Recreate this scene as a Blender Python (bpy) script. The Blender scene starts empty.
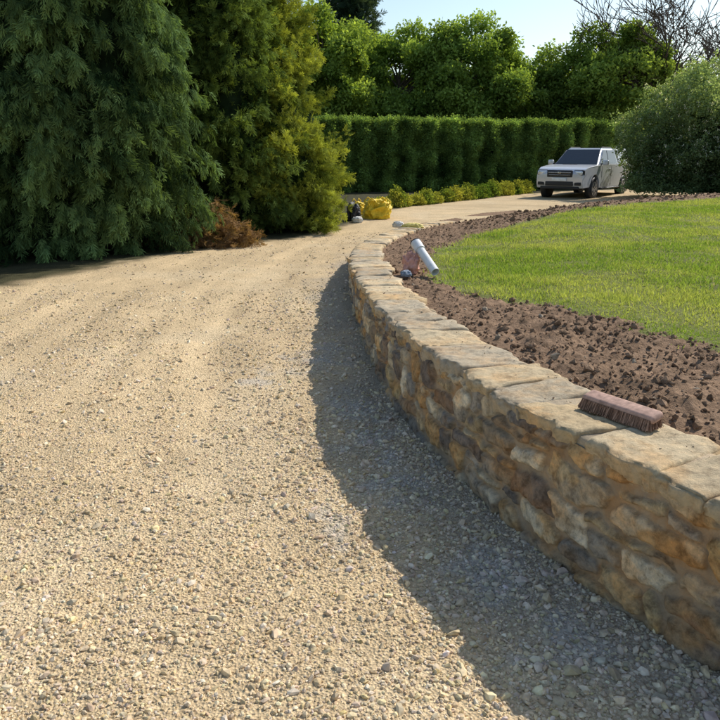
import bpy, bmesh, math, random
import numpy as np
from mathutils import Vector, Matrix
random.seed(7); RNG=np.random.default_rng(7)
scene=bpy.context.scene

# ------------------------------------------------------------ helpers
TAB=np.random.default_rng(3).random((256,256))
def vn(x,y,o=0):
    x=np.asarray(x,float)+o*17.3; y=np.asarray(y,float)+o*9.1
    xi=np.floor(x).astype(int); yi=np.floor(y).astype(int)
    fx=x-xi; fy=y-yi; fx=fx*fx*(3-2*fx); fy=fy*fy*(3-2*fy)
    a=TAB[xi%256,yi%256]; b=TAB[(xi+1)%256,yi%256]; c=TAB[xi%256,(yi+1)%256]; d=TAB[(xi+1)%256,(yi+1)%256]
    return (a*(1-fx)+b*fx)*(1-fy)+(c*(1-fx)+d*fx)*fy
def fbm(x,y,s,oct=4,o=0):
    r=0;a=.5;t=0
    for i in range(oct):
        r=r+a*vn(x*s,y*s,o+i); t+=a; a*=.5; s*=2.03
    return r/t
def sstep(a,b,x):
    t=np.clip((x-a)/(b-a),0,1); return t*t*(3-2*t)
def norm(v): return v/np.maximum(np.linalg.norm(v,axis=-1,keepdims=True),1e-9)

def make_mesh(name,V,F,col=None,mat=None,smooth=False,parent=None):
    V=np.asarray(V,np.float32); F=np.asarray(F,np.int32)
    me=bpy.data.meshes.new(name)
    k=F.shape[1]
    me.vertices.add(len(V)); me.vertices.foreach_set('co',V.ravel())
    me.loops.add(F.size); me.loops.foreach_set('vertex_index',F.ravel())
    me.polygons.add(len(F)); me.polygons.foreach_set('loop_start',np.arange(0,F.size,k,dtype=np.int32))
    me.polygons.foreach_set('loop_total',np.full(len(F),k,np.int32))
    me.polygons.foreach_set('use_smooth',np.full(len(F),smooth))
    me.update(calc_edges=True)
    if col is not None:
        c=np.ones((len(V),4),np.float32); c[:,:3]=col[:,:3]
        if col.shape[1]==4: c[:,3]=col[:,3]
        at=me.color_attributes.new('Col','FLOAT_COLOR','POINT'); at.data.foreach_set('color',c.ravel())
    ob=bpy.data.objects.new(name,me); scene.collection.objects.link(ob)
    if mat: me.materials.append(mat)
    if parent: ob.parent=parent
    return ob
def empty(name,loc=(0,0,0),rz=0):
    e=bpy.data.objects.new(name,None); scene.collection.objects.link(e); e.location=loc; e.rotation_euler=(0,0,rz); e.empty_display_size=.2
    return e

class NT:
    def __init__(s,name,rough=.8,spec=.3):
        s.m=bpy.data.materials.new(name); s.m.use_nodes=True; s.n=s.m.node_tree.nodes; s.l=s.m.node_tree.links
        s.b=s.n['Principled BSDF']; s.b.inputs['Roughness'].default_value=rough
        s.b.inputs['Specular IOR Level'].default_value=spec
        s.out=s.n['Material Output']
    def node(s,t,**k):
        return s.n.new(t)
    def obj(s): return s.node('ShaderNodeTexCoord').outputs['Object']
    def noise(s,scale,detail=4,vec=None,rough=.55):
        n=s.node('ShaderNodeTexNoise'); n.inputs['Scale'].default_value=scale; n.inputs['Detail'].default_value=detail; n.inputs['Roughness'].default_value=rough
        s.l.new(vec or s.obj(),n.inputs['Vector']); return n.outputs['Fac']
    def ramp(s,fac,stops):
        r=s.node('ShaderNodeValToRGB'); e=r.color_ramp.elements
        while len(e)<len(stops): e.new(.5)
        for i,(p,c) in enumerate(stops):
            e[i].position=p; e[i].color=(*c,1) if len(c)==3 else c
        s.l.new(fac,r.inputs['Fac']); return r.outputs['Color']
    def mix(s,a,b,fac,mode='MIX'):
        m=s.node('ShaderNodeMix'); m.data_type='RGBA'; m.blend_type=mode
        for v,i in ((fac,0),(a,6),(b,7)):
            if isinstance(v,bpy.types.NodeSocket): s.l.new(v,m.inputs[i])
            else: m.inputs[i].default_value=v if i==0 else (*v,1)
        return m.outputs[2]
    def attr(s):
        a=s.node('ShaderNodeAttribute'); a.attribute_name='Col'; return a
    def color(s,c): s.l.new(c,s.b.inputs['Base Color'])
    def bump(s,h,strength=.5,dist=.01,prev=None):
        b=s.node('ShaderNodeBump'); b.inputs['Strength'].default_value=strength; b.inputs['Distance'].default_value=dist
        s.l.new(h,b.inputs['Height'])
        if prev: s.l.new(prev,b.inputs['Normal'])
        s.l.new(b.outputs[0],s.b.inputs['Normal']); return b.outputs[0]

def simple(name,c,rough=.5,metal=0,spec=.5,var=.12,scale=8):
    t=NT(name,rough,spec); t.b.inputs['Metallic'].default_value=metal
    n=t.noise(scale,3)
    t.color(t.ramp(n,[(.3,tuple(x*(1-var) for x in c)),(.7,tuple(min(1,x*(1+var)) for x in c))]))
    return t.m

def leafmat(name,trans=.3):
    t=NT(name); a=t.attr().outputs['Color']; t.n.remove(t.b)
    d=t.node('ShaderNodeBsdfDiffuse'); t.l.new(a,d.inputs['Color'])
    tr=t.node('ShaderNodeBsdfTranslucent'); t.l.new(t.mix(a,(1.5,1.45,.6),1.0,'MULTIPLY'),tr.inputs['Color'])
    mx=t.node('ShaderNodeMixShader'); mx.inputs[0].default_value=trans
    t.l.new(d.outputs[0],mx.inputs[1]); t.l.new(tr.outputs[0],mx.inputs[2])
    t.l.new(mx.outputs[0],t.out.inputs['Surface'])
    return t.m
LEAF=leafmat('foliage',.28); BLEAF=leafmat('broad_foliage',.38); GRASSM=leafmat('grass_blade',.35)
BARK=simple('bark',(.12,.095,.07),.9,0,.2,.3,12)
DARKC=simple('foliage_core_dark',(.018,.030,.014),1,0,.0,.4,6)  # near-black green for the added opaque cores, darkness put into the colour

def catmull(P):
    P=np.array(P,float); P=np.vstack([2*P[0]-P[1],P,2*P[-1]-P[-2]]); out=[]
    for i in range(1,len(P)-2):
        t=np.linspace(0,1,60,endpoint=False)[:,None]
        p0,p1,p2,p3=P[i-1],P[i],P[i+1],P[i+2]
        out.append(.5*((2*p1)+(-p0+p2)*t+(2*p0-5*p1+4*p2-p3)*t**2+(-p0+3*p1-3*p2+p3)*t**3))
    C=np.vstack(out+[P[-2][None]])
    s=np.r_[0,np.cumsum(np.linalg.norm(np.diff(C,axis=0),axis=1))]
    return C,s
def poly_dist(x,y,P,closed=False):
    P=np.asarray(P,float); best=np.full(x.shape,1e9); side=np.zeros(x.shape)
    n=len(P); rng=range(n if closed else n-1)
    for i in rng:
        a=P[i]; b=P[(i+1)%n]; d=b-a; L=d@d
        t=np.clip(((x-a[0])*d[0]+(y-a[1])*d[1])/L,0,1)
        ex=x-a[0]-t*d[0]; ey=y-a[1]-t*d[1]; q=np.hypot(ex,ey)
        cr=d[0]*ey-d[1]*ex
        m=q<best; best[m]=q[m]; side[m]=np.sign(cr[m])
    return best,side
def inside(x,y,P):
    P=np.asarray(P,float); r=np.zeros(x.shape,bool); n=len(P)
    for i in range(n):
        a=P[i]; b=P[(i+1)%n]
        if a[1]==b[1]: continue
        c=((a[1]>y)!=(b[1]>y))&(x<(b[0]-a[0])*(y-a[1])/(b[1]-a[1])+a[0]); r^=c
    return r

# ------------------------------------------------------------ layout curves
WALL=[(2.5,-.3),(2.05,.4),(1.6,1.15),(1.17,1.88),(.86,2.45),(.64,3.0),(.43,3.65),(.25,4.45),(.08,5.76),(-.05,7.4),(-.10,8.6),(-.05,9.9),(.12,11.2),(.5,13),(1.1,15),(1.9,17)]
WC,WS=catmull(WALL)
TY=[-5,3,4.5,6,7.5,9,11,13,15,17,60]; TZ=[.585,.575,.55,.49,.43,.37,.29,.21,.14,.05,.03]
def top(y): return np.interp(y,TY,TZ)
BORDER=np.vstack([WC[::6],[(3.5,19.6),(6,21.6),(8.5,23.6),(11.5,25.8),(16,29),(40,38)]])
LAWN=[(16,-3),(5.4,-1.2),(3.7,1.3),(2.7,2.9),(2.12,4.0),(1.85,4.7),(1.5,5.4),(1.0,5.85),(.66,6.3),(.66,7.0),(.74,7.8),(.92,9.6),(1.94,11.8),(4.0,14.7),(6.4,17),(9.1,18.7),(14,20.2),(22,22),(22,-3)]
LEFT=np.array([(-30,6),(-10,6.6),(-6,7.6),(-4.3,8.7),(-3.7,10.1),(-2.7,12.2),(-1.2,13.7),(-.4,15.6),(0,18),(.5,20.3),(3,24.2),(6,28),(9,31),(20,37)])

def garden_raw(x,y):
    d,s=poly_dist(x,y,BORDER); sd=-s*d
    hb=top(y)-.05
    z=hb+(.44-hb)*sstep(.3,3.5,sd)
    return z,sd
def garden(x,y):
    z,sd=garden_raw(x,y)
    ins=inside(x,y,LAWN); dl,_=poly_dist(x,y,LAWN,True); ld=np.where(ins,dl,-dl)+(fbm(x,y,3,3,5)-.5)*.35+(fbm(x,y,14,2,6)-.5)*.14
    soil=1-sstep(-.05,.1,ld)
    rough=(fbm(x,y,4,5,1)-.5)*.12+(np.abs(fbm(x,y,16,4,2)-.5))*.09
    z=z+soil*rough*sstep(.3,.6,sd)+(1-soil)*((fbm(x,y,1.2,3,4)-.5)*.06)
    return z,sd,ld

# ------------------------------------------------------------ ground materials
def gravel_material():
    t=NT('crushed_limestone',.9,.15); a=t.attr()
    co=t.obj()
    v=t.node('ShaderNodeTexVoronoi'); v.inputs['Scale'].default_value=100; t.l.new(co,v.inputs['Vector'])
    sep=t.node('ShaderNodeSeparateColor'); t.l.new(v.outputs['Color'],sep.inputs[0])
    c=t.ramp(sep.outputs[0],[(0,(.64,.61,.58)),(.5,(1,1,1)),(1,(1.38,1.37,1.36))])
    c=t.mix(a.outputs['Color'],c,.75,'MULTIPLY'); t.color(c)
    t.bump(v.outputs['Distance'],.85,.007)
    return t.m
GRAV=gravel_material()
def stone_mat(name):
    t=NT(name,.88,.2); a=t.attr()
    v=t.ramp(t.noise(25,2,rough=.65),[(.35,(.78,.76,.73)),(.65,(1.2,1.18,1.15))])
    t.color(t.mix(a.outputs['Color'],v,1,'MULTIPLY'))
    return t.m
PEB=stone_mat('loose_stone')
def soil_mat():
    t=NT('tilled_soil',.95,.1); a=t.attr()
    n=t.noise(22,4,rough=.7); v=t.ramp(n,[(.35,(.62,.60,.58)),(.65,(1.35,1.32,1.3))])
    t.color(t.mix(a.outputs['Color'],v,1,'MULTIPLY'))
    t.bump(t.noise(60,4,rough=.75),1.0,.02)
    return t.m
SOILM=soil_mat()

t=NT('rough_ground',.95,.1); c=t.ramp(t.noise(.6,4),[(.3,(.05,.075,.025)),(.7,(.10,.10,.045))]); t.color(c)
make_mesh('ground',[(-400,-400,-.12),(400,-400,-.12),(400,400,-.12),(-400,400,-.12)],[(0,1,2,3)],None,t.m)

def grid_mesh(xs,ys):
    X,Y=np.meshgrid(xs,ys); nx=len(xs); ny=len(ys)
    idx=np.arange(nx*ny).reshape(ny,nx)
    F=np.stack([idx[:-1,:-1],idx[:-1,1:],idx[1:,1:],idx[1:,:-1]],-1).reshape(-1,4)
    return X.ravel(),Y.ravel(),F
def tracks(x,y,d):
    w=(fbm(x,y,.7,2,19)-.5)*.2
    b=sum(a_*np.exp(-((d+w-c0)/w_)**2) for c0,w_,a_ in ((1.35,.13,1),(1.75,.10,.7),(2.75,.14,1),(3.15,.1,.6),(3.9,.16,.9),(4.6,.13,.7)))
    return np.clip(b,0,1)*sstep(2.0,5,y)
def streak(x,y,d): return fbm(d*4.5,y*.55,1,3,18)-.5
def drive_z(x,y):
    return (fbm(x,y,.55,2,11)-.5)*.04+(fbm(x,y,5,4,12)-.5)*.022
def drive_col(x,y):
    d,s=poly_dist(x,y,WC[::8]); 
    dl,sl=poly_dist(x,y,LEFT)
    n=fbm(x,y,2.5,4,21); n2=fbm(x,y,9,3,22)
    base=np.array([.54,.405,.235])[None]*(.84+.32*n)[:,None]
    tk=tracks(x,y,d); st=streak(x,y,d)*sstep(2.5,6,y)
    base=base*(1+.16*tk*(n2*.6+.6)+.38*st)[:,None]
    sand=sstep(.52,.66,fbm(x,y,1.3,4,26))[:,None]*.45
    base=base*(1-sand)+np.array([.60,.475,.30])[None]*sand
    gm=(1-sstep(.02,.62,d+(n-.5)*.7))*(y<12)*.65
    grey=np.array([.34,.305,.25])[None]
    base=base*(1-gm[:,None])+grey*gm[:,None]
    for cx,cy,r in ((.22,3.35,.24),(.48,2.55,.22),(-.14,2.85,.14),(-.38,5.6,.3),(.0,4.4,.24),(.7,2.1,.16),(-.72,5.0,.16),(.1,3.9,.2)):
        q=1-sstep(.1,1,np.hypot(x-cx,(y-cy)*.8)/r+(n2-.5)*2.8)
        q=q[:,None]*.5; base=base*(1-q)+np.array([.44,.415,.37])[None]*q
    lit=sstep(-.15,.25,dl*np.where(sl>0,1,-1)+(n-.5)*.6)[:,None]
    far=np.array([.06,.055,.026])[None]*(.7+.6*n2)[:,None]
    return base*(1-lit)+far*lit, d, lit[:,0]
xs=np.unique(np.r_[np.arange(-16,-4,.25),np.arange(-4,2.6,.035),np.arange(2.6,24,.4)])
ys=np.unique(np.r_[np.arange(-5,1,.2),np.arange(1,9,.035),np.arange(9,16,.08),np.arange(16,40,.3)])
X,Y,F=grid_mesh(xs,ys)
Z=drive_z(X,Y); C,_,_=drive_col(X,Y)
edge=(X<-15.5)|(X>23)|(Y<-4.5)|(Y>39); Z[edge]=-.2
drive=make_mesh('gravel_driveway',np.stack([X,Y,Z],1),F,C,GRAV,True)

bm=bmesh.new(); bmesh.ops.create_icosphere(bm,subdivisions=1,radius=1); bm.verts.ensure_lookup_table()
ICO=np.array([v.co[:] for v in bm.verts]); ICOF=np.array([[v.index for v in f.verts] for f in bm.faces]); bm.free()
def rand_rot(n,rng):
    q=norm(rng.normal(size=(n,4))); w,x,y,z=q.T
    return np.stack([1-2*(y*y+z*z),2*(x*y-z*w),2*(x*z+y*w),2*(x*y+z*w),1-2*(x*x+z*z),2*(y*z-x*w),2*(x*z-y*w),2*(y*z+x*w),1-2*(x*x+y*y)],-1).reshape(n,3,3)
def scatter_stones(name,x,y,z,r,col,mat,rng,flat=.6,parent=None):
    n=len(x); sc=np.stack([r*rng.uniform(.8,1.4,n),r*rng.uniform(.6,1.0,n),r*rng.uniform(.45,.85,n)],1)
    V=ICO[None]*(1+rng.uniform(-.32,.25,(n,12,1)))*sc[:,None,:]
    R=rand_rot(n,rng); V=np.einsum('nij,nkj->nki',R,V); V[:,:,2]*=flat/.6*.8
    V+=np.stack([x,y,z],1)[:,None,:]
    Fs=(ICOF[None]+(np.arange(n)*12)[:,None,None]).reshape(-1,3)
    return make_mesh(name,V.reshape(-1,3),Fs,np.repeat(col,12,axis=0),mat,False,parent)
rng=np.random.default_rng(11)
PX=[];PY=[];PR=[]
for n,y0,y1,r0,sg in ((70000,1.15,4.2,.0053,.50),(44000,4.2,8.5,.0068,.48),(12000,8.5,15,.009,.45)):
    if y0<3: 
        y=y0+(y1-y0)*rng.random(n)**.9; x=rng.uniform(-1,1,n)*(y*.58+.35)
    else: y=rng.uniform(y0,y1,n); x=rng.uniform(-1,1,n)*(y*.6+.3)
    PX.append(x);PY.append(y);PR.append(np.clip(r0*np.exp(rng.normal(0,sg,n)),.0025,.025))
x=np.concatenate(PX);y=np.concatenate(PY);r=np.concatenate(PR)
d,s=poly_dist(x,y,WC[::8]); dl,sl=poly_dist(x,y,LEFT)
dens=.28+1.0*fbm(x,y,1.6,3,31)-1.2*streak(x,y,d)*sstep(3,6,y)
keep=(s>0)&(d>.01)&(sl<0)&(rng.random(len(x))<dens*(1-.8*tracks(x,y,d)))
x,y,r,d=x[keep],y[keep],r[keep],d[keep]
r=r*(1+.3*(1-sstep(.1,1.0,d)))
base,_,_=drive_col(x,y)
k=rng.uniform(.8,1.35,len(x))[:,None]; tint=1+rng.normal(0,.05,(len(x),3))*np.array([[.4,.4,1.6]])
pale=np.array([.63,.54,.40])[None]; w=rng.uniform(0,.8,len(x))[:,None]
col=np.clip((base*(1-w)+pale*w)*k*tint,.03,.76)
scatter_stones('loose_gravel',x,y,drive_z(x,y)+r*.12,r,col,PEB,rng,.6,drive)

# ------------------------------------------------------------ garden: soil + lawn
xs=np.unique(np.r_[np.arange(-.3,4.2,.022),np.arange(4.2,10,.1),np.arange(10,40,.4)])
ys=np.unique(np.r_[np.arange(-3,1,.1),np.arange(1,9,.024),np.arange(9,16,.06),np.arange(16,27,.12),np.arange(27,39,.5)])
X,Y,F=grid_mesh(xs,ys); Z,SD,LD=garden(X,Y)
cut=np.where(Y<16.8,.12,-.25)
dmask=SD<cut
Z=np.where(dmask,-.25,Z)
farm=(Y>16.8); Z=np.where(farm&~dmask,np.minimum(Z,Z*sstep(-.3,.8,SD)+.02),Z)
n1=fbm(X,Y,6,4,41)[:,None]
soilc=np.array([.27,.18,.115])[None]*(.7+.6*n1)
grassc=np.array([.20,.215,.07])[None]*(.7+.6*n1)
C=np.where(LD[:,None]>0,grassc,soilc)
fl=(LD[F].mean(1)>0)
dead=dmask[F].all(1)
V=np.stack([X,Y,Z],1)
def sub(name,sel,mat):
    f=F[sel]; u,inv=np.unique(f,return_inverse=True)
    return make_mesh(name,V[u],inv.reshape(-1,4),C[u],mat,True)
soil=sub('soil_bed',~fl&~dead,SOILM); lawn=sub('lawn',fl&~dead,SOILM)
n=46000; y=1.2+17*rng.random(n)**1.6; x=rng.uniform(-.1,1,n)*(y*.6+1.0)
z,sd,ld=garden(x,y); keep=(sd>.40)&(ld<.04)&(rng.random(n)<.25+1.1*fbm(x,y,3,3,49))
x,y,z=x[keep],y[keep],z[keep]; r=np.clip(.0078*np.exp(rng.normal(0,.55,len(x))),.003,.034)
col=np.array([.29,.195,.125])[None]*rng.uniform(.7,1.3,len(x))[:,None]
pl=rng.random(len(x))<.03; col[pl]=np.array([.46,.38,.28])
scatter_stones('soil_clods',x,y,z+r*.2,r,col,SOILM,rng,.75,soil)
n=9000; x=rng.uniform(2,16,n); y=rng.uniform(13,27,n); z,sd,ld=garden(x,y); keep=(sd>.5)&(ld<0); x,y,z=x[keep],y[keep],z[keep]; r=np.clip(.026*np.exp(rng.normal(0,.5,len(x))),.01,.08)
scatter_stones('soil_clods_far',x,y,z,r,np.array([.24,.16,.10])[None]*rng.uniform(.65,1.35,len(x))[:,None],SOILM,rng,.7,soil)
n=430000; y=2.0+18.5*rng.random(n)**1.35; x=rng.uniform(0,1,n)*(y*.62+1.2)
z,sd,ld=garden(x,y)
p=sstep(-.16,.5,ld)*(-.15+1.9*fbm(x,y,2.4,4,51))
keep=(sd>.4)&(rng.random(n)<p); x,y,z=x[keep],y[keep],z[keep]; n=len(x)
h=rng.uniform(.012,.042,n)*(.3+1.3*fbm(x,y,1.5,3,52))*(1+y*.02); w=rng.uniform(.0022,.0042,n)*(1+y*.11)
a=rng.uniform(0,6.283,n); ln=rng.normal(0,.5,(n,2))*h[:,None]
B=np.stack([x,y,z-.005],1); sd_=np.stack([np.cos(a)*w,np.sin(a)*w,np.zeros(n)],1); tip=B+np.stack([ln[:,0],ln[:,1],h],1)
V2=np.stack([B-sd_,B+sd_,tip],1).reshape(-1,3); F2=np.arange(3*n).reshape(-1,3)
pt=sstep(.35,.65,fbm(x,y,1.3,4,54))[:,None]; cc=(np.array([.25,.35,.07])[None]*(1-pt)+np.array([.42,.46,.14])[None]*pt)*rng.uniform(.7,1.25,n)[:,None]
dry=rng.random(n)<.06; cc[dry]=np.array([.45,.41,.24])
make_mesh('grass_blades',V2,F2,np.repeat(cc,3,axis=0),GRASSM,False,lawn)

# ------------------------------------------------------------ stone wall
def wall_mat(name,lo=.62,hi=1.35,rust=.4,bs=.7,bd=.012):
    t=NT(name,.9,.12); a=t.attr()
    n=t.noise(19,5,rough=.72); v=t.ramp(n,[(.35,(lo,lo*.97,lo*.95)),(.5,(1,1,1)),(.65,(hi,hi*.975,hi*.93))])
    n2=t.noise(6,3,rough=.6); ru=t.ramp(n2,[(.36,(.86,.91,.97)),(.5,(1,1,1)),(.64,(1.12,.92,.72))])
    c=t.mix(a.outputs['Color'],v,a.outputs['Alpha'],'MULTIPLY'); c=t.mix(c,ru,rust,'MULTIPLY')
    t.color(c)
    t.bump(t.noise(40,6,rough=.78),bs,bd); return t.m
WM=wall_mat('rubble_stone',.52,1.42,.9,.95,.016); CM=wall_mat('coping_sandstone',.58,1.28,.55,.9,.014)
wall=empty('stone_retaining_wall')
L=WS[-1]
dsn=[0.0]
while dsn[-1]<L:
    s0=dsn[-1]; yy=np.interp(s0,WS,WC[:,1]); dsn.append(s0+(.012 if yy<1.2 else .0045 if yy<4 else .007 if yy<6.5 else .014 if yy<9 else .03))
SS=np.clip(np.array(dsn),0,L)
def wp(s):
    x=np.interp(s,WS,WC[:,0]); y=np.interp(s,WS,WC[:,1])
    e=.03; tx=np.interp(s+e,WS,WC[:,0])-np.interp(s-e,WS,WC[:,0]); ty=np.interp(s+e,WS,WC[:,1])-np.interp(s-e,WS,WC[:,1])
    l=np.hypot(tx,ty); tx/=l;ty/=l
    return x,y,-ty,tx
TK=.07
px,py,nx,ny=wp(SS); TP=top(py); thk=TK*np.clip(TP/.3,.4,1)
NR=108; vv=np.linspace(0,1,NR)
S2=np.repeat(SS[:,None],NR,1); Zb=-.06; Zt=(TP-thk+.03)[:,None]; Z2=Zb+vv[None]*(Zt-Zb)
U=.052; nc=int(L/U)+2; nrw=13; occ=np.zeros((nc,nrw),bool); rects=[]
rr=random.Random(5)
for cI in range(nc):
    for rI in range(nrw):
        if occ[cI,rI]: continue
        w_=rr.choice([2,3,3,4,4,5,5,6,7]); h_=rr.choice([1,2,2,3,3,3,4])
        if w_>=5: h_=min(max(h_,2),3)
        hh=1
        while hh<h_ and rI+hh<nrw and not occ[cI,rI+hh]: hh+=1
        ww=1
        while ww<w_ and cI+ww<nc and not occ[cI+ww,rI:rI+hh].any(): ww+=1
        if ww<=1 and hh>2: hh=2
        occ[cI:cI+ww,rI:rI+hh]=True; rects.append((cI*U,rI*U-.05,(cI+ww)*U,(rI+hh)*U-.05))
Sw=S2+(fbm(S2,Z2,6,2,61)-.5)*.095+(fbm(S2,Z2,20,3,63)-.5)*.042
Zw=Z2+(fbm(S2,Z2,5,2,62)-.5)*.095+(fbm(S2,Z2,20,3,64)-.5)*.042
mn=fbm(S2,Z2,9,3,66)[...,None]
H=np.zeros_like(S2); M=np.zeros_like(S2); COL=np.ones(S2.shape+(3,))*np.array([.46,.35,.235])*(.8+.4*mn)
pal=[(.46,.33,.18),(.56,.42,.24),(.36,.28,.19),(.23,.185,.15),(.48,.30,.14),(.66,.54,.36),(.32,.21,.13),(.42,.365,.29),(.60,.44,.22),(.20,.17,.145),(.70,.59,.42),(.29,.26,.225),(.53,.34,.16),(.58,.46,.30)]
for (x0,z0,x1,z1) in rects:
    i0=np.searchsorted(SS,x0-.08); i1=np.searchsorted(SS,x1+.08)
    if i1<=i0: continue
    cx,cz=(x0+x1)/2,(z0+z1)/2; g_=rr.uniform(.005,.010); hx=(x1-x0)/2-g_; hz=(z1-z0)/2-g_
    an=rr.uniform(-.05,.05); sh=rr.uniform(-.14,.14)
    u=Sw[i0:i1]-cx; v=Zw[i0:i1]-cz; u2=u*math.cos(an)-v*math.sin(an); v2=u*math.sin(an)+v*math.cos(an)
    u2=u2+sh*v2*.6; v2=v2*(1+rr.uniform(0,.14)*abs(u2/hx)); rad=min(hx,hz)*rr.uniform(.25,.75)
    qx=np.abs(u2)-hx+rad; qz=np.abs(v2)-hz+rad
    dd=-(np.hypot(np.maximum(qx,0),np.maximum(qz,0))+np.minimum(np.maximum(qx,qz),0)-rad)
    m=sstep(-.001,.005,dd)
    pr=rr.uniform(.010,.024); oo=int(rr.random()*60)
    rock=fbm(S2[i0:i1],Z2[i0:i1],15,4,oo)-.5
    hgt=m*(pr*(1-np.exp(-np.maximum(dd,0)/.008))+ .008+u2*rr.uniform(-.08,.08)+v2*rr.uniform(-.11,.11))+m*(rock*.032)
    better=m>M[i0:i1]
    c=np.array(rr.choice(pal))*rr.uniform(.88,1.15)
    c2=np.array(rr.choice(pal)); mixn=sstep(.45,.60,fbm(S2[i0:i1]*.6,Z2[i0:i1],9,3,int(rr.random()*80)))[...,None]*.6
    cc=c*(1-mixn)+c2*mixn
    H[i0:i1]=np.where(better,hgt,H[i0:i1]); 
    COL[i0:i1]=np.where(better[...,None],COL[i0:i1]*(1-m[...,None])+cc*m[...,None],COL[i0:i1]); M[i0:i1]=np.maximum(M[i0:i1],m)
H+= (1-M)*((fbm(S2,Z2,40,3,71)-.5)*.008)
H=H*sstep(-.01,.03,Zt-Z2)+.004
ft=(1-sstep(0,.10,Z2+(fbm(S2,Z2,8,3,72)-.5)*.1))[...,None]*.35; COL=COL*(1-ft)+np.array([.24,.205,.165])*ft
Xw=px[:,None]+nx[:,None]*H; Yw=py[:,None]+ny[:,None]*H
V=np.stack([Xw,Yw,Z2],-1).reshape(-1,3)
idx=np.arange(len(SS)*NR).reshape(len(SS),NR)
F=np.stack([idx[:-1,:-1],idx[:-1,1:],idx[1:,1:],idx[1:,:-1]],-1).reshape(-1,4)
A=(.25+.75*M).reshape(-1,1)
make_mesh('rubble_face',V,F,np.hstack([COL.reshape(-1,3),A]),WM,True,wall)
def strip(name,offs,zoff,mat,colr):
    s=np.arange(0,L,.02); x,y,a,b=wp(s); tp=top(y); k=len(offs)
    P=[np.stack([x+a*(-o),y+b*(-o),tp+np.where(zz>-.5,zz,-tp-.1)+(fbm(x*1.0+o,y,14,3,81)-.5)*.012],-1) for o,zz in zip(offs,zoff)]
    V=np.stack(P,1).reshape(-1,3); idx=np.arange(len(s)*k).reshape(len(s),k)
    F=np.stack([idx[:-1,:-1],idx[:-1,1:],idx[1:,1:],idx[1:,:-1]],-1).reshape(-1,4)
    return make_mesh(name,V,F,np.tile(np.array(colr)[None],(len(V),1)),mat,True,wall)
strip('mortar_bed',[-.004,.002,.012,.1,.2,.3,.345,.35],[-.09,-.025,-.012,-.008,-.008,-.010,-.022,-1],CM,(.50,.39,.26,.5))
Vs=[];Fs=[];Cs=[];off=0; s=0.02; rr=random.Random(12); ci=0
while s<L-.2:
    ln=rr.uniform(.18,.50); s1=min(s+ln,L); y0=np.interp(s,WS,WC[:,1]); res=.009 if y0<5 else .03
    su=np.arange(s+.005,s1-.005+res*.5,res); nU=len(su)
    if nU<4: s=s1; continue
    x,y,a,b=wp(su); tp=top(y); tk=(TK*np.clip(tp/.3,.4,1))+rr.uniform(-.006,.04)
    fo=rr.uniform(.010,.036); bo=.365+rr.uniform(-.05,.04); dz=rr.uniform(-.007,.007); tl=rr.uniform(-.010,.010); tw=rr.uniform(-.05,.05)
    fe=fo+(fbm(su,su*0+ci,8,4,91)-.5)*.075; be=bo+(fbm(su,su*0+ci+.5,8,4,92)-.5)*.10
    nf=9; nt=28 if y0<5 else 12
    prof=[]
    for j in range(nf): prof.append((0,-1+j/(nf-1),'f'))
    for j in range(1,nt): prof.append((j/nt,0,'t'))
    for j in range(nf-2): prof.append((1,-(j)/(nf-2),'b'))
    K=len(prof); G=np.zeros((nU,K,3)); 
    endd=np.minimum(su-su[0],su[-1]-su); er=np.clip(endd/.014,0,1); er=np.sqrt(1-(1-er)**2)
    sk=rr.uniform(-.18,.18)
    for j,(u,h,k_) in enumerate(prof):
        inset=-fe+(fe+be)*u
        if k_=='f': inset=inset+.012*(h+.25)**2*3+ (fbm(su+ci,su*0+h*.12,26,4,95)-.5)*.036+.008*(h>-.05)
        rnd=0
        du=min(u,1-u)*.36
        if k_!='f' or h>-.05: rnd=-.009*math.exp(-du/.012)
        o=inset; zz=tp+dz+h*tk+rnd+tl*(u-.5)*2+tw*(su-su.mean())*.3
        if h>=-.1: zz=zz+(fbm(su+ci*3.1,su*0+u*.36,11,6,96)-.5)*.028
        zz=zz-(1-er)*.009*(1 if h>-.5 else 0)
        sx=(u-.5)*sk*.36
        G[:,j,0]=x-a*o+b*sx; G[:,j,1]=y-b*o-a*sx; G[:,j,2]=zz
    cen=G.mean(1,keepdims=True)
    G=np.concatenate([cen[:1].repeat(K,1),G,cen[-1:].repeat(K,1)],0); nU+=2
    idx=np.arange(nU*K).reshape(nU,K)+off
    F=np.stack([idx[:-1,:-1],idx[:-1,1:],idx[1:,1:],idx[1:,:-1]],-1).reshape(-1,4)
    c=np.array(rr.choice([(.58,.45,.28),(.54,.42,.26),(.62,.49,.31),(.50,.41,.285),(.56,.42,.245),(.47,.385,.27)]))*rr.uniform(.9,1.06)
    Vs.append(G.reshape(-1,3));Fs.append(F);Cs.append(np.tile(np.r_[c,.75][None],(nU*K,1))); off+=nU*K
    s=s1+rr.uniform(.0,.004); ci+=1
make_mesh('coping_stones',np.vstack(Vs),np.vstack(Fs),np.vstack(Cs),CM,True,wall)
# mortar crumbs and soil bits lying on the coping
rg=np.random.default_rng(33); n=420; ss=rg.uniform(1.2,8,n); x,y,a,b=wp(ss); o=rg.beta(2.5,1.4,n)*.36
r=np.clip(.0028*np.exp(rg.normal(0,.45,n)),.0015,.008)
scatter_stones('mortar_crumbs',x-a*o,y-b*o,top(y)+.002+r*.2,r,np.where(rg.random((n,1))<.5,np.array([[.30,.21,.14]]),np.array([[.55,.45,.31]])),PEB,rg,.6,wall)

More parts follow.
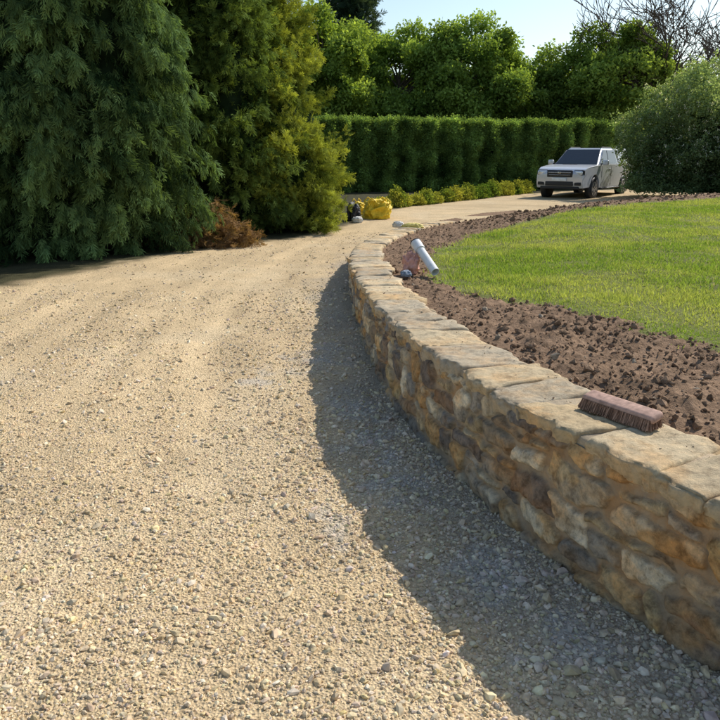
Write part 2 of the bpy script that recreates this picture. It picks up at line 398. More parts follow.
# ------------------------------------------------------------ vegetation tools
def tube(points,radii,n=8):
    P=np.array(points,float); V=[];F=[]
    for i,p in enumerate(P):
        d=P[min(i+1,len(P)-1)]-P[max(i-1,0)]; d=d/max(np.linalg.norm(d),1e-9)
        a=np.cross(d,[.3,.9,.1]); a/=np.linalg.norm(a); b=np.cross(d,a)
        for j in range(n):
            th=2*math.pi*j/n; V.append(p+radii[i]*(math.cos(th)*a+math.sin(th)*b))
    for i in range(len(P)-1):
        for j in range(n): F.append((i*n+j,i*n+(j+1)%n,(i+1)*n+(j+1)%n,(i+1)*n+j))
    return np.array(V),np.array(F)
def join(parts):
    V=[];F=[];o=0
    for v,f in parts: V.append(v);F.append(f+o);o+=len(v)
    return np.vstack(V),np.vstack(F)
def spray(seed):
    rg=np.random.default_rng(seed); q=[]
    def rh(p,d,l,w,zd,zo=0):
        d=np.array(d,float); d/=np.linalg.norm(d); s_=np.array([-d[1],d[0],rg.uniform(-.5,.5)]); p=np.array(p,float)
        return [p,p+d*l*.55+s_*w,p+d*l+np.array([0,0,zd]),p+d*l*.55-s_*w]
    q.append(rh((0,0,0),(1,.05,0),1.0,.026,-.05))
    for t_ in np.linspace(.05,.85,9):
        for sg in (1,-1):
            if rg.random()<.12: continue
            l=(.50*(1-t_)+.15)*rg.uniform(.5,1.3); an=sg*rg.uniform(.25,.95); p=np.array([t_+rg.uniform(-.03,.05),0,0])
            q.append(rh(p,(math.cos(an),math.sin(an),rg.uniform(-.35,.35)),l,.031,-.14*l))
    V=np.array(q).reshape(-1,3); V[:,2]-=.15*V[:,0]**2
    return V
SPRS=[spray(i) for i in range(6)]
def frames(d,a):
    d=norm(d); b=norm(np.cross(a,d)); c=np.cross(d,b); return np.stack([d,b,c],-1)
def instance(T,TF,R,pos,sc,col,tipgrad=None):
    n=len(pos); k=len(T)
    V=np.einsum('nij,kj->nki',R,T)*sc[:,None,None]+pos[:,None,:]
    F=(TF[None]+(np.arange(n)*k)[:,None,None]).reshape(-1,TF.shape[1])
    C=np.repeat(col[:,None,:],k,1)
    if tipgrad is not None: C=C*tipgrad[None,:,None]
    return V.reshape(-1,3),F,C.reshape(-1,3)
def spray_mesh(name,R,pos,sc,col,e):
    Vs=[];Fs=[];Cs=[];o=0;n=len(pos)
    for i,T in enumerate(SPRS):
        sel=np.arange(i,n,len(SPRS)); TF=np.arange(len(T)).reshape(-1,4)
        v,f,c=instance(T,TF,R[sel],pos[sel],sc[sel],col[sel],.7+.65*np.clip(T[:,0],0,1)); Vs.append(v);Fs.append(f+o);Cs.append(c);o+=len(v)
    make_mesh(name,np.vstack(Vs),np.vstack(Fs),np.vstack(Cs),LEAF,False,e)

def conifer(name,loc,h,R,c1,c2,seed,nb=300,ns=34,elev=-.25,droop=.7,power=.55,zmin=.15,lean=(0,0),sc0=.30,sp_=.17,zcut=None,rv=(.78,1.12)):
    rg=np.random.default_rng(seed); e=empty(name,(loc[0],loc[1],0))
    def prof(u): return np.power(np.clip(1-u,0,1),power)*(.86+.14*sstep(0,.2,u))
    u=rg.random(nb*3)
    if zcut: u=np.where(rg.random(nb*3)<.8,u*zcut/h,u)
    u=u[rg.random(nb*3)<prof(u)+.1][:nb]; nb=len(u)
    th=rg.uniform(0,2*math.pi,nb)
    if zcut: th=np.where((np.sin(th)>.35)&(rg.random(nb)<.7),-th,th)
    lob=1+.16*np.sin(3*th+u*5+seed)+.10*np.sin(7*th-u*11+seed*2)
    rad=R*prof(u)*lob*rg.uniform(rv[0],rv[1],nb); z=zmin+(h-zmin)*u
    o=np.stack([np.cos(th),np.sin(th),np.zeros(nb)],1)
    tip=o*rad[:,None]; tip[:,2]=z; tip[:,0]+=lean[0]*u; tip[:,1]+=lean[1]*u
    bd=norm(o+np.array([0,0,elev])[None]+rg.normal(0,.15,(nb,3)))
    T=rg.random((nb,ns)); sp=rg.normal(0,1,(nb,ns,3))*np.array([1,1,1.15])*sp_*(R/2)**.3
    pos=tip[:,None,:]-bd[:,None,:]*(T*.85*np.minimum(1,rad[:,None]/.8+.2))[...,None]+sp*(.35+.9*T)[...,None]
    pos[...,2]-=.25*max(droop-.3,0)*(1-T)*rg.random((nb,ns))
    pos=pos.reshape(-1,3); n=len(pos); pos[:,2]=np.maximum(pos[:,2],.12)
    D=np.repeat(bd,ns,0)*.75+np.array([0,0,-droop])+rg.normal(0,.35,(n,3))
    side=np.repeat(o,ns,0)+rg.normal(0,.6,(n,3))
    Rm=frames(D,side)
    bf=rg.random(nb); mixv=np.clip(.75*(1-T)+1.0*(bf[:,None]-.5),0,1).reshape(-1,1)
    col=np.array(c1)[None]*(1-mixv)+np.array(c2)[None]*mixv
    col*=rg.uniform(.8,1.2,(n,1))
    sc=rg.uniform(.65,1.3,n)*sc0
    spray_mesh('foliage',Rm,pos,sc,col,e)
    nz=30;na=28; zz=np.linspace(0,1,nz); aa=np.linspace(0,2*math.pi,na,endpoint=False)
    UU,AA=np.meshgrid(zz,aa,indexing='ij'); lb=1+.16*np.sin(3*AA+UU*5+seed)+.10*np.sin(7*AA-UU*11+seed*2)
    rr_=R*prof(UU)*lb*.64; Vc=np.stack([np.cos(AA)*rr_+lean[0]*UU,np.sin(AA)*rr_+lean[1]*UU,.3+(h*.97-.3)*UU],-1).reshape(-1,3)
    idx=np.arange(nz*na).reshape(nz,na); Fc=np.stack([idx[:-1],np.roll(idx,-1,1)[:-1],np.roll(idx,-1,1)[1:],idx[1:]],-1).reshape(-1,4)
    make_mesh('dark_core',Vc,Fc,None,DARKC,True,e)  # added solid dark shell, stops the view through the crown
    ptsz=np.linspace(-.1,h*.95,8); tv,tf=tube([(lean[0]*q_/h,lean[1]*q_/h,q_) for q_ in ptsz],np.linspace(.2*R/2,.02,8))
    make_mesh('trunk',tv,tf,None,BARK,True,e)
    return e
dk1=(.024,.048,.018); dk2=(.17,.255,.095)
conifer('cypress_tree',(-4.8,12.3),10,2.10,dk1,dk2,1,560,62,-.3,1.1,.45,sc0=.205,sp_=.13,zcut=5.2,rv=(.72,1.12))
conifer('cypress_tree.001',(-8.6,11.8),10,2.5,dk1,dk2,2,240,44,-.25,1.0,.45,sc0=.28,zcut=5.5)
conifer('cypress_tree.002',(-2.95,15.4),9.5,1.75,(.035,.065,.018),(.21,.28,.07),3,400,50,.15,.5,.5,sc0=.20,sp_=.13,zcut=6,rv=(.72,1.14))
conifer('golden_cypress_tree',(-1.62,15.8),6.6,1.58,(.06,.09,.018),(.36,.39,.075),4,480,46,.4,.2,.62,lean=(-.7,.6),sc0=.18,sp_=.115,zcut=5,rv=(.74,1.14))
conifer('cypress_tree.003',(-6.8,16.5),11,2.6,dk1,dk2,5,160,30,-.1,.6,.45,sc0=.4)

def leaf_cluster(seed,n=7,size=.5):
    rg=np.random.default_rng(seed); P=rg.normal(0,.5,(n,3)); R=rand_rot(n,rg)
    q=np.array([(0,0,0),(.5,.28,.05),(1,0,0),(.5,-.28,.05)])*size
    V=np.einsum('nij,kj->nki',R,q)+P[:,None]; return V.reshape(-1,3),np.arange(n*4).reshape(-1,4)
LC,LF=leaf_cluster(1,8,.62)
def leaf_mass(e,pos,col,sc,rg,name='foliage'):
    V,F,C=instance(LC,LF,rand_rot(len(pos),rg),pos,sc,col); 
    C=C.reshape(-1,4,3)*rg.uniform(.75,1.25,(len(C)//4,1,1)); return make_mesh(name,V,F,C.reshape(-1,3),BLEAF,False,e)
def broadleaf(name,loc,h,R,zc,c1,c2,seed,nl=46,nc=90,cs=.26,lobe=.85):
    rg=np.random.default_rng(seed); e=empty(name,(loc[0],loc[1],0))
    d=norm(rg.normal(size=(nl,3))); rad=rg.uniform(.3,1,nl)**.5
    cz=(h+zc)/2; L_=d*rad[:,None]*np.array([R*.85,R*.8,(h-zc)/2*.88])[None]; L_[:,2]+=cz
    lr=rg.uniform(.5,1.2,nl)*lobe
    dd=norm(rg.normal(size=(nl,nc,3))); rr_=rg.random((nl,nc,1))**.4
    pos=(L_[:,None]+dd*rr_*lr[:,None,None]*np.array([1,1,.75])).reshape(-1,3)
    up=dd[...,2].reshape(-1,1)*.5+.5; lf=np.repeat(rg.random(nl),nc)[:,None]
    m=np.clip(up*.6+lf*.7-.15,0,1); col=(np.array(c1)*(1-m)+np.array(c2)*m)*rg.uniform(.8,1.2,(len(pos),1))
    leaf_mass(e,pos,col,rg.uniform(.6,1.3,len(pos))*cs,rg)
    parts=[tube([(0,0,-.15),(.05,0,zc*.6+.3),(0,.05,cz),(0,0,h*.85)],[.05*R,.042*R,.025*R,.008],6)]
    for i in range(0,nl,2):
        p=L_[i]; b=np.array([0,0,max(.4,min(cz,p[2]-.8*np.hypot(p[0],p[1])))]); mid=(b+p)/2+np.array([0,0,.15])
        parts.append(tube([b,mid,p],[.02*R,.013*R,.005],6))
    v,f=join(parts)
    make_mesh('trunk_and_limbs',v,f,None,BARK,True,e)
    return e
g1=(.10,.165,.035); g2=(.34,.45,.11)
broadleaf('broadleaf_tree',(-1.8,37),8.7,3.0,1.4,g1,(.38,.48,.11),21,74,105,.28,.9)
broadleaf('broadleaf_tree.001',(2.0,39),8.0,3.1,1.4,g1,g2,22,74,105,.28,.9)
broadleaf('broadleaf_tree.002',(5.6,38),8.2,3.0,1.3,g1,g2,23,74,105,.28,.85)
broadleaf('broadleaf_tree.003',(9.2,40),6.8,2.4,1.2,(.08,.135,.032),(.27,.36,.09),24,50,100,.28,.9)
broadleaf('broadleaf_tree.004',(12.8,38.5),8.0,2.8,1.3,g1,(.36,.46,.11),25,70,105,.28,.85)
broadleaf('broadleaf_tree.005',(16.8,42),6.2,2.8,1.0,(.08,.13,.032),(.24,.32,.08),26,40,90,.32,1.0)
broadleaf('broadleaf_tree.006',(22,44),6.0,3.4,1.0,g1,g2,27,36,90,.34,1.0)
rg=np.random.default_rng(40); e=empty('distant_woodland',(0,0,0)); n=15000
x=rg.uniform(-30,50,n); tz=4.4+2.6*fbm(x,x*0,.3,3,7); y=48+rg.uniform(0,3,n); z=rg.random(n)*tz
leaf_mass(e,np.stack([x,y,z],1),np.array([.10,.155,.055])[None]*rg.uniform(.5,1.4,(n,1)),rg.uniform(.4,.8,n),rg)
conifer('distant_pine_tree',(-.6,56),14.4,2.3,(.03,.055,.035),(.07,.10,.06),9,150,18,.1,.2,.35,zmin=8,sc0=.6,sp_=.3)

def bare_tree(name,loc,h,seed,col=BARK,lean=0):
    rr=random.Random(seed); parts=[]
    def grow(p,d,l,r,dep):
        pts=[p];rs=[r]; q=Vector(p); dd=Vector(d)
        for i in range(4):
            dd=(dd+Vector((rr.uniform(-.18,.18),rr.uniform(-.18,.18),rr.uniform(-.08,.14)))).normalized(); q=q+dd*l/4; pts.append(q[:]); rs.append(r*(1-.12*(i+1)))
        parts.append(tube(pts,rs,4))
        if dep>=5: return
        for k in range(rr.choice([3,4]) if dep else 7):
            i=rr.randint(1,4) if dep else rr.choice([2,3,4,4]); nd=(dd+Vector((rr.gauss(lean,.6),rr.gauss(0,.6),rr.gauss(.05,.3)))).normalized()
            grow(pts[i],nd[:],l*rr.uniform(.6,.84),max(rs[i]*rr.uniform(.5,.72),.018),dep+1)
    grow((0,0,-.1),(0,0,1),h*.3,.34,0)
    v,f=join(parts); e=empty(name,(loc[0],loc[1],0)); make_mesh('branches',v,f,None,col,True,e); return e
TW=simple('bare_twigs',(.10,.08,.065),.9,0,.1,.2,5)
bare_tree('bare_tree',(16.0,37),13.6,3,TW,-.10)
bare_tree('bare_tree.001',(20.2,40),14.5,8,TW,-.04)

def hedge():
    rg=np.random.default_rng(50); e=empty('clipped_hedge'); A=np.array([-5,28.0]);B=np.array([11.8,33.2]); D=B-A;Ln=np.linalg.norm(D);D/=Ln; N=np.array([D[1],-D[0]])
    h=2.76;n=36000
    u=rg.random(n)*Ln; v=rg.random(n)
    tf=rg.random(n)<.12
    z=np.where(tf,h+rg.normal(0,.07,n),v*h); dep=np.where(tf,rg.uniform(-1.2,0,n),0)
    ph=u*2*math.pi/.95+4.0*vn(u*.7,u*0,4)*2
    colm=np.sin(ph)*(.2+1.2*vn(u*.8,z*.8,6)); z=z+.12*(vn(u*1.5,u*0)-.5)
    off=dep+.16*colm+.36*(vn(u*1.6,z*1.6)-.5)+.24*(vn(u*5,z*5)-.5)+rg.normal(0,.05,n)
    pos=np.stack([A[0]+D[0]*u+N[0]*off,A[1]+D[1]*u+N[1]*off,z],1)
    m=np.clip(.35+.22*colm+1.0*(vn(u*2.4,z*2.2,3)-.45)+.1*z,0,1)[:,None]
    col=(np.array([.06,.11,.03])*(1-m)+np.array([.30,.42,.12])*m)*rg.uniform(.6,1.3,(n,1))
    leaf_mass(e,pos,col,rg.uniform(.08,.15,n),rg,'leaves')
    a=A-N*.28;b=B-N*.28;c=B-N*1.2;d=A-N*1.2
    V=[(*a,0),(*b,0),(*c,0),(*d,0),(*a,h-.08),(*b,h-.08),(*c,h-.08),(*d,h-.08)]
    make_mesh('dark_core',V,[(0,1,5,4),(1,2,6,5),(2,3,7,6),(3,0,4,7),(4,5,6,7)],None,DARKC,False,e)  # added opaque dark box behind the leaves, closes see-through gaps
hedge()
rg=np.random.default_rng(60); e=empty('low_border_shrubs')
A=np.array([.45,20.9]);B=np.array([6.6,29.2]); n=5200; cl=rg.integers(0,26,n); cr=np.random.default_rng(61)
ct=np.linspace(0,1,26)+cr.normal(0,.012,26); ch=cr.uniform(.18,.46,26); ck=cr.uniform(0,1,26)
d=norm(rg.normal(size=(n,3)))*(rg.random((n,1))**.4); d[:,2]=np.abs(d[:,2])
P=A[None]+(B-A)[None]*ct[cl][:,None]; pos=np.stack([P[:,0]+d[:,0]*.3,P[:,1]+d[:,1]*.35,d[:,2]*ch[cl]*1.3+.03],1)
k=ck[cl][:,None]; col=(np.array([.11,.18,.035])*(1-k)+np.array([.36,.35,.07])*k)*rg.uniform(.7,1.3,(n,1))
leaf_mass(e,pos,col,rg.uniform(.07,.12,n),rg,'leaves')
rg=np.random.default_rng(70); e=empty('flowering_shrub',(12.1,25.2,.3)); n=26000
d=norm(rg.normal(size=(n,3))); d[:,2]=np.abs(d[:,2])
az_=np.arctan2(d[:,1],d[:,0])
lob=1+.10*np.sin(4*az_+d[:,2]*6)+.42*(vn(az_*2.2+5,d[:,2]*4+5)-.5)+.26*(vn(az_*6+5,d[:,2]*9+5)-.5)
r=lob*(1-.25*rg.random(n)**2)+.09*(rg.random(n)<.10); pos=d*r[:,None]*np.array([3.25,2.6,3.6])
pos[:,:2]*=(1-.12*sstep(.9,.0,pos[:,2]/1.2))[:,None]
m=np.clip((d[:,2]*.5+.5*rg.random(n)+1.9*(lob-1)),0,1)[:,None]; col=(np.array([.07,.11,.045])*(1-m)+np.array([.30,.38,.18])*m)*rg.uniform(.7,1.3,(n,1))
fw=(rg.random(n)<.12)&(r>.92*lob)&(d[:,2]>.15); col[fw]=np.array([.78,.76,.68])
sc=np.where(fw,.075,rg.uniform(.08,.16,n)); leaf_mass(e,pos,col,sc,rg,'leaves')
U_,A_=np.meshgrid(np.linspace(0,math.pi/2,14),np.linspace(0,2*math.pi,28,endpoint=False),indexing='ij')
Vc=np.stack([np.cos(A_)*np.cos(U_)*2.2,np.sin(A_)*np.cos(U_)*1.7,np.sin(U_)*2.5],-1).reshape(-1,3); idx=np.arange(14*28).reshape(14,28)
make_mesh('dark_core',Vc,np.stack([idx[:-1],np.roll(idx,-1,1)[:-1],np.roll(idx,-1,1)[1:],idx[1:]],-1).reshape(-1,4),None,DARKC,True,e)  # added dark dome filling the shrub so it is not see-through
broadleaf('garden_shrub',(17.5,27),4.4,2.8,.0,(.07,.11,.04),(.2,.28,.1),71,40,100,.20,.9)

rg=np.random.default_rng(80); e=empty('dead_cuttings_pile',(-2.75,12.7,0)); n=1700
d=norm(rg.normal(size=(n,3)))*(rg.random((n,1))**.4)*np.array([1.05,.5,.85]); d[:,2]=np.abs(d[:,2])*(.7+.5*vn(d[:,0]*4+9,d[:,1]*3)); d[:,2]*=1-.4*np.abs(d[:,0])
D=rg.normal(size=(n,3))*np.array([1,1,.5])+np.array([0,0,-.3]); spray_mesh('twigs',frames(D,rg.normal(size=(n,3))),d,rg.uniform(.12,.22,n),np.array([.32,.20,.10])[None]*rg.uniform(.35,1.2,(n,1)),e)

# ------------------------------------------------------------ small objects
def bevel_box(name,size,loc,mat,parent,bev=.01,rot=(0,0,0),seg=3):
    bm=bmesh.new(); bmesh.ops.create_cube(bm,size=1)
    for v in bm.verts: v.co=Vector((v.co.x*size[0],v.co.y*size[1],v.co.z*size[2]))
    bmesh.ops.bevel(bm,geom=bm.edges[:],offset=bev,segments=seg,affect='EDGES',profile=.5)
    me=bpy.data.meshes.new(name); bm.to_mesh(me); bm.free(); me.materials.append(mat)
    for p in me.polygons: p.use_smooth=True
    o=bpy.data.objects.new(name,me); scene.collection.objects.link(o); o.location=loc; o.rotation_euler=rot; o.parent=parent; return o
WOOD=simple('weathered_wood',(.44,.275,.21),.75,0,.25,.3,45)
br=empty('broom_head',(1.03,2.685,float(top(2.7))+.010),math.atan2(-.31,.21))
bevel_box('wooden_back',(.335,.078,.036),(0,.006,.042),WOOD,br,.017,(math.radians(12),0,0),5)
rg=np.random.default_rng(90); n=18000
bx=rg.uniform(-.158,.158,n); by=rg.uniform(-.036,.036,n); P0=np.stack([bx,by,np.full(n,.040)],1)
P1=np.stack([bx*1.02+rg.normal(0,.004,n),by*1.3-.004+rg.normal(0,.003,n),rg.uniform(-.004,.006,n)],1)
a=rg.uniform(0,6.28,n); w=np.stack([np.cos(a),np.sin(a),np.zeros(n)],1)*.0013
V=np.stack([P0-w,P0+w,P1+w,P1-w],1).reshape(-1,3); C=np.array([.34,.21,.15])[None]*rg.uniform(.5,1.4,(n,1))
make_mesh('bristles',V,np.arange(4*n).reshape(-1,4),np.repeat(C,4,0),stone_mat('coir'),False,br)

PVC=simple('white_plastic',(.68,.68,.66),.4,0,.4,.15,10); DK=simple('black_rubber',(.02,.02,.022),.6,0,.4)
def pipe(name,parent,p0,p1,ro,ri,mat,n=24):
    p0=np.array(p0,float);p1=np.array(p1,float)
    v0,_=tube([p0,p1],[ro,ro],n); v1,_=tube([p0,p1],[ri,ri],n)
    V=np.vstack([v0,v1]); F=[]
    for j in range(n):
        k=(j+1)%n; F+= [(j,k,n+k,n+j),(2*n+k,2*n+j,3*n+j,3*n+k),(k,j,2*n+j,2*n+k),(n+j,n+k,3*n+k,3*n+j)]
    return make_mesh(name,V,np.array(F),None,mat,False,parent)
zz=float(top(7.3)); pp=empty('plastic_drain_pipe',(.64,7.15,zz-.01))
pipe('pipe_barrel',pp,(.09,-.22,.045),(-.045,.10,.23),.043,.037,PVC)
pipe('pipe_socket',pp,(-.035,.075,.216),(-.075,.18,.276),.053,.044,PVC)
pipe('rubber_seal',pp,(-.0745,.178,.275),(-.077,.186,.280),.056,.043,DK)
def blob(name,loc,size,mat,seed,amp=.25,parent=None):
    from mathutils import noise
    bm=bmesh.new(); bmesh.ops.create_icosphere(bm,subdivisions=5,radius=1)
    for v in bm.verts:
        c=v.co.copy(); q=abs(noise.noise(c*1.6+Vector((seed,0,0))))*.9+abs(noise.noise(c*4+Vector((seed,3,0))))*.4+abs(noise.noise(c*10))*.12
        f=1-amp*q*1.6; c*=f; c=Vector((math.copysign(abs(c.x)**.75,c.x),math.copysign(abs(c.y)**.75,c.y),c.z))
        if c.z<-.45: c.z=-.45-(abs(c.z)-.45)*.1
        v.co=Vector((c.x*size[0],c.y*size[1],(c.z+.47)*size[2]))
    me=bpy.data.meshes.new(name); bm.to_mesh(me); bm.free(); me.materials.append(mat)
    for p in me.polygons: p.use_smooth=True
    o=bpy.data.objects.new(name,me); scene.collection.objects.link(o); o.location=loc
    if parent:o.parent=parent
    return o
RED=simple('faded_red_cloth',(.60,.31,.24),.8,0,.2,.35,14); BLU=simple('blue_grey_cloth',(.24,.28,.33),.8,0,.2,.3,14)
YEL=simple('yellow_woven_plastic',(.72,.50,.03),.6,0,.3,.18,20); WHT=simple('white_sacking',(.6,.58,.53),.7,0,.3,.1,20)
blob('red_cloth',(.51,7.22,zz-.02),(.10,.13,.16),RED,3,.42)
blob('work_glove',(.45,6.98,zz-.01),(.06,.08,.04),BLU,5,.4)
bag=empty('yellow_bulk_bag',(.42,18.0,0),.2)
blob('bag_body',(0,0,0),(.40,.36,.34),YEL,7,.38,parent=bag)
for sx in (-1,1):
    for sy in (-1,1):
        v,f=tube([(sx*.22,sy*.2,.28),(sx*.28,sy*.22,.42),(sx*.18,sy*.22,.50),(sx*.08,sy*.21,.42),(sx*.10,sy*.2,.28)],[.018]*5,6); make_mesh('lifting_loop',v,f,None,YEL,True,bag)
bag2=empty('yellow_bulk_bag.001',(.0,19.2,0),.9)
blob('bag_body',(0,0,0),(.24,.22,.24),YEL,17,.4,parent=bag2)
for sx in (-1,1):
    v,f=tube([(sx*.12,.1,.2),(sx*.18,.12,.34),(sx*.10,.12,.40),(sx*.04,.1,.33),(sx*.05,.1,.2)],[.015]*5,6); make_mesh('lifting_loop',v,f,None,YEL,True,bag2)
blob('black_rubble_sack',(-.16,17.4,0),(.19,.2,.32),DK,9,.4)
blob('white_cement_sack',(-.06,17.0,0),(.14,.14,.10),WHT,10,.3)
blob('yellow_cement_sack',(1.02,14.2,.13),(.24,.15,.09),simple('pale_sack',(.66,.54,.16),.7),11,.35)
blob('white_cement_sack.001',(.78,14.9,.10),(.13,.11,.09),WHT,12,.3)

# ------------------------------------------------------------ pickup truck
def paint(name,c):
    t=NT(name,.32,.5); t.color(t.ramp(t.noise(6,3),[(.3,tuple(v*.9 for v in c)),(.7,c)])); t.b.inputs['Metallic'].default_value=.2; t.b.inputs['Coat Weight'].default_value=.6; t.b.inputs['Coat Roughness'].default_value=.08; return t.m
PAINT=paint('silver_paint',(.62,.63,.65)); GLASS=simple('window_glass',(.02,.025,.03),.06,0,.8); CHR=simple('chrome',(.45,.45,.46),.25,.9); LAMP=simple('lamp_lens',(.6,.62,.65),.12,.3,.8)
BLK=simple('black_trim',(.025,.025,.027),.5,0,.4); PLT=simple('number_plate',(.75,.75,.72),.5); RIM=simple('alloy_rim',(.35,.35,.36),.35,.7)
tr=empty('pickup_truck',(8.45,27.75,-.06),0)
a=math.radians(37); hd=(-math.sin(a),-math.cos(a)); tr.rotation_euler=(0,0,math.atan2(hd[1],hd[0]))
def finish(bm,name,mat):
    me=bpy.data.meshes.new(name); bm.to_mesh(me); bm.free(); me.materials.append(mat)
    for p in me.polygons: p.use_smooth=True
    try: me.set_sharp_from_angle(angle=math.radians(35))
    except Exception: pass
    o=bpy.data.objects.new(name,me); scene.collection.objects.link(o); o.parent=tr; return o
def prism(name,prof,y0,y1,mat,bev=.03,taper=None):
    bm=bmesh.new(); A_=[bm.verts.new((p[0],y0,p[1])) for p in prof]; B_=[bm.verts.new((p[0],y1,p[1])) for p in prof]; n=len(prof)
    bm.faces.new(A_); bm.faces.new(B_[::-1])
    for i in range(n): bm.faces.new((A_[i],B_[i],B_[(i+1)%n],A_[(i+1)%n]))
    if taper:
        for v in bm.verts: v.co=Vector(taper(v.co))
    bmesh.ops.recalc_face_normals(bm,faces=bm.faces[:])
    bmesh.ops.bevel(bm,geom=[e for e in bm.edges if len(e.link_faces)==2 and e.calc_face_angle(0)>.35],offset=bev,segments=3,affect='EDGES',clamp_overlap=True)
    return finish(bm,name,mat)
def arc(cx,r,z0=.42,n=10):
    a0=math.asin(min(1,(z0-.40)/r)); return [(cx+r*math.cos(t_),.40+r*math.sin(t_)) for t_ in np.linspace(a0,math.pi-a0,n)]
FW,RW=1.62,-1.5
prof=[(2.50,.42),(2.58,.60),(2.56,.90),(2.45,1.03),(2.2,1.11),(1.7,1.16),(1.15,1.19),(-.95,1.20),(-.97,1.22),(-2.55,1.22),(-2.58,.55),(-2.5,.46)]
prof+= [(RW-.47,.44)]+arc(RW,.46,.46)[::-1]+[(RW+.5,.40),(FW-.5,.40)]+arc(FW,.46,.46)[::-1]+[(FW+.47,.44)]
def tp_(c):
    k=1-.06*max(0,(abs(c.z-.7)-.15)/.5); k2=1-.10*max(0,(c.x-2.0)/.6)**1.5; return (c.x,c.y*k*k2,c.z)
prism('body',prof,-.92,.92,PAINT,.05,tp_)
def loft(name,b,t_,mat,bev=.04):
    (bx0,bx1,bw,bz),(tx0,tx1,tw,tz)=b,t_
    bm=bmesh.new(); V=[bm.verts.new(p) for p in [(bx0,-bw,bz),(bx1,-bw,bz),(bx1,bw,bz),(bx0,bw,bz),(tx0,-tw,tz),(tx1,-tw,tz),(tx1,tw,tz),(tx0,tw,tz)]]
    for f in ((0,3,2,1),(4,5,6,7),(0,1,5,4),(1,2,6,5),(2,3,7,6),(3,0,4,7)): bm.faces.new([V[i] for i in f])
    bmesh.ops.bevel(bm,geom=bm.edges[:],offset=bev,segments=3,affect='EDGES')
    return finish(bm,name,mat)
loft('cab',(-1.05,1.20,.84,1.14),(-.85,.38,.66,1.76),PAINT,.07)
def quad(name,pts,mat,th=.012):
    P=[Vector(p) for p in pts]; nrm=(P[1]-P[0]).cross(P[2]-P[0]).normalized()*th
    V=[tuple(p) for p in P]+[tuple(p+nrm) for p in P]
    return make_mesh(name,V,[(3,2,1,0),(4,5,6,7),(0,1,5,4),(1,2,6,5),(2,3,7,6),(3,0,4,7)],None,mat,False,tr)
def fx(z): return 1.20+(.38-1.20)*(z-1.14)/.62
def wy(z): return .84+(.66-.84)*(z-1.14)/.62
quad('windscreen',[(fx(1.20),-.76,1.20),(fx(1.20),.76,1.20),(fx(1.70),.61,1.70),(fx(1.70),-.61,1.70)],GLASS)
for sg in (1,-1):
    q1=[(fx(1.23)-.14,sg*wy(1.23),1.23),(.12,sg*wy(1.23),1.23),(.12,sg*wy(1.68),1.68),(fx(1.68)-.08,sg*wy(1.68),1.68)]
    q2=[(.05,sg*wy(1.23),1.23),(-.82,sg*wy(1.23),1.23),(-.74,sg*wy(1.68),1.68),(.05,sg*wy(1.68),1.68)]
    for qn,q_ in (('front_window',q1),('rear_window',q2)):
        P=[Vector(p) for p in q_]; nn=(P[1]-P[0]).cross(P[2]-P[0])
        if nn.y*sg<0: q_=q_[::-1]
        quad(qn,q_,GLASS)
    bevel_box('door_mirror',(.12,.20,.17),(.95,sg*1.02,1.26),PAINT,tr,.035)
    bevel_box('mirror_arm',(.05,.14,.05),(.95,sg*.90,1.21),BLK,tr,.012)
    bevel_box('headlamp',(.18,.36,.17),(2.465,sg*.66,.93),LAMP,tr,.05,(0,0,-sg*.30))
    bevel_box('headlamp_bezel',(.16,.39,.20),(2.458,sg*.655,.93),BLK,tr,.05,(0,0,-sg*.30))
    bevel_box('fog_lamp_bezel',(.05,.24,.11),(2.565,sg*.66,.57),BLK,tr,.02,(0,0,-sg*.10))
    bevel_box('sill_step',(1.9,.12,.05),(.1,sg*.93,.37),BLK,tr,.02)
    bevel_box('door_handle',(.16,.03,.03),(.15,sg*.915,1.03),CHR,tr,.01)
    bevel_box('door_gap',(.012,.01,.66),(-.0,sg*.918,.80),BLK,tr,.003)
    bevel_box('door_gap',(.012,.01,.66),(.98,sg*.918,.80),BLK,tr,.003)
bevel_box('grille',(.06,.92,.24),(2.555,0,.90),BLK,tr,.03)
bevel_box('grille_bar',(.04,.82,.03),(2.59,0,.94),CHR,tr,.012); bevel_box('grille_bar',(.04,.76,.02),(2.59,0,.86),CHR,tr,.008)
bevel_box('badge',(.03,.13,.06),(2.605,0,.94),CHR,tr,.012)
bevel_box('lower_intake',(.06,1.0,.15),(2.57,0,.57),BLK,tr,.02); bevel_box('number_plate',(.02,.52,.11),(2.61,0,.71),PLT,tr,.006)
bevel_box('bumper_skid',(.10,1.4,.10),(2.50,0,.43),BLK,tr,.03)
bevel_box('wiper',(.02,.55,.02),(1.18,-.2,1.20),BLK,tr,.004); bevel_box('underbody',(4.6,1.5,.3),(0,0,.52),BLK,tr,.05)
bevel_box('roof_rail',(1.0,.03,.03),(-.2,.58,1.78),BLK,tr,.01); bevel_box('roof_rail',(1.0,.03,.03),(-.2,-.58,1.78),BLK,tr,.01)
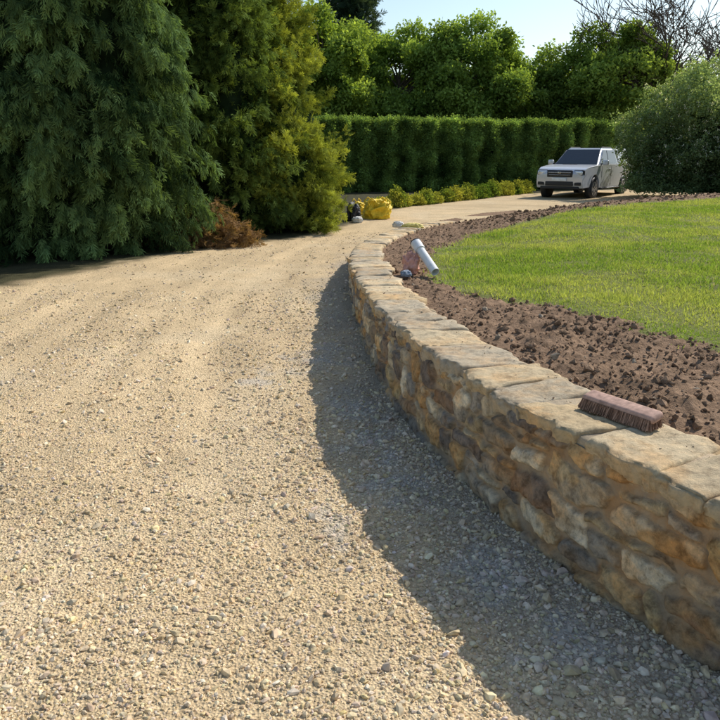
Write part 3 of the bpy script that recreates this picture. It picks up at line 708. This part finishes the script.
loft('bed_canopy',(-2.5,-1.08,.82,1.20),(-2.42,-1.02,.66,1.74),PAINT,.06)
for wx in (FW,RW):
    for sg in (1,-1):
        v,f=tube([(wx,sg*.70,.385),(wx,sg*.705,.385),(wx,sg*.72,.385),(wx,sg*.90,.385),(wx,sg*.925,.385),(wx,sg*.926,.385)],[.05,.36,.385,.385,.36,.25],32); make_mesh('tyre',v,f,None,DK,True,tr)
        v,f=tube([(wx,sg*.90,.385),(wx,sg*.905,.385),(wx,sg*.925,.385),(wx,sg*.93,.385)],[.255,.25,.24,.02],24); make_mesh('wheel_rim',v,f,None,RIM,False,tr)
        for k in range(6):
            an=k*math.pi/3; bevel_box('spoke_gap',(.05,.012,.11),(wx+.15*math.sin(an),sg*.930,.385+.15*math.cos(an)),BLK,tr,.004,(0,an,0))

# ------------------------------------------------------------ light, sky, camera
to_sun=Vector((.51,.43,.57)).normalized()
elev=math.asin(to_sun.z); az=math.atan2(to_sun.x,to_sun.y)
w=bpy.data.worlds.new('World'); scene.world=w; w.use_nodes=True; N=w.node_tree.nodes; Lk=w.node_tree.links
sky=N.new('ShaderNodeTexSky'); sky.sky_type='NISHITA'; sky.sun_disc=False; sky.sun_elevation=elev; sky.sun_rotation=az; sky.air_density=1.2; sky.dust_density=.8; sky.ozone_density=1.5
Lk.new(sky.outputs[0],N['Background'].inputs['Color']); N['Background'].inputs['Strength'].default_value=.15
sl=bpy.data.lights.new('sun','SUN'); sl.energy=5.0; sl.angle=math.radians(.53); sl.color=(1,.955,.88)
so=bpy.data.objects.new('sun',sl); scene.collection.objects.link(so); so.rotation_euler=to_sun.to_track_quat('Z','Y').to_euler()
cd=bpy.data.cameras.new('camera'); cd.lens=36; cd.sensor_width=36; cd.clip_end=1500; cd.clip_start=.05
co=bpy.data.objects.new('camera',cd); scene.collection.objects.link(co); co.location=(0,0,1.6); co.rotation_euler=(math.radians(90-16.2),0,0)
scene.camera=co
scene.view_settings.view_transform='Standard'; scene.view_settings.look='None'; scene.view_settings.exposure=0
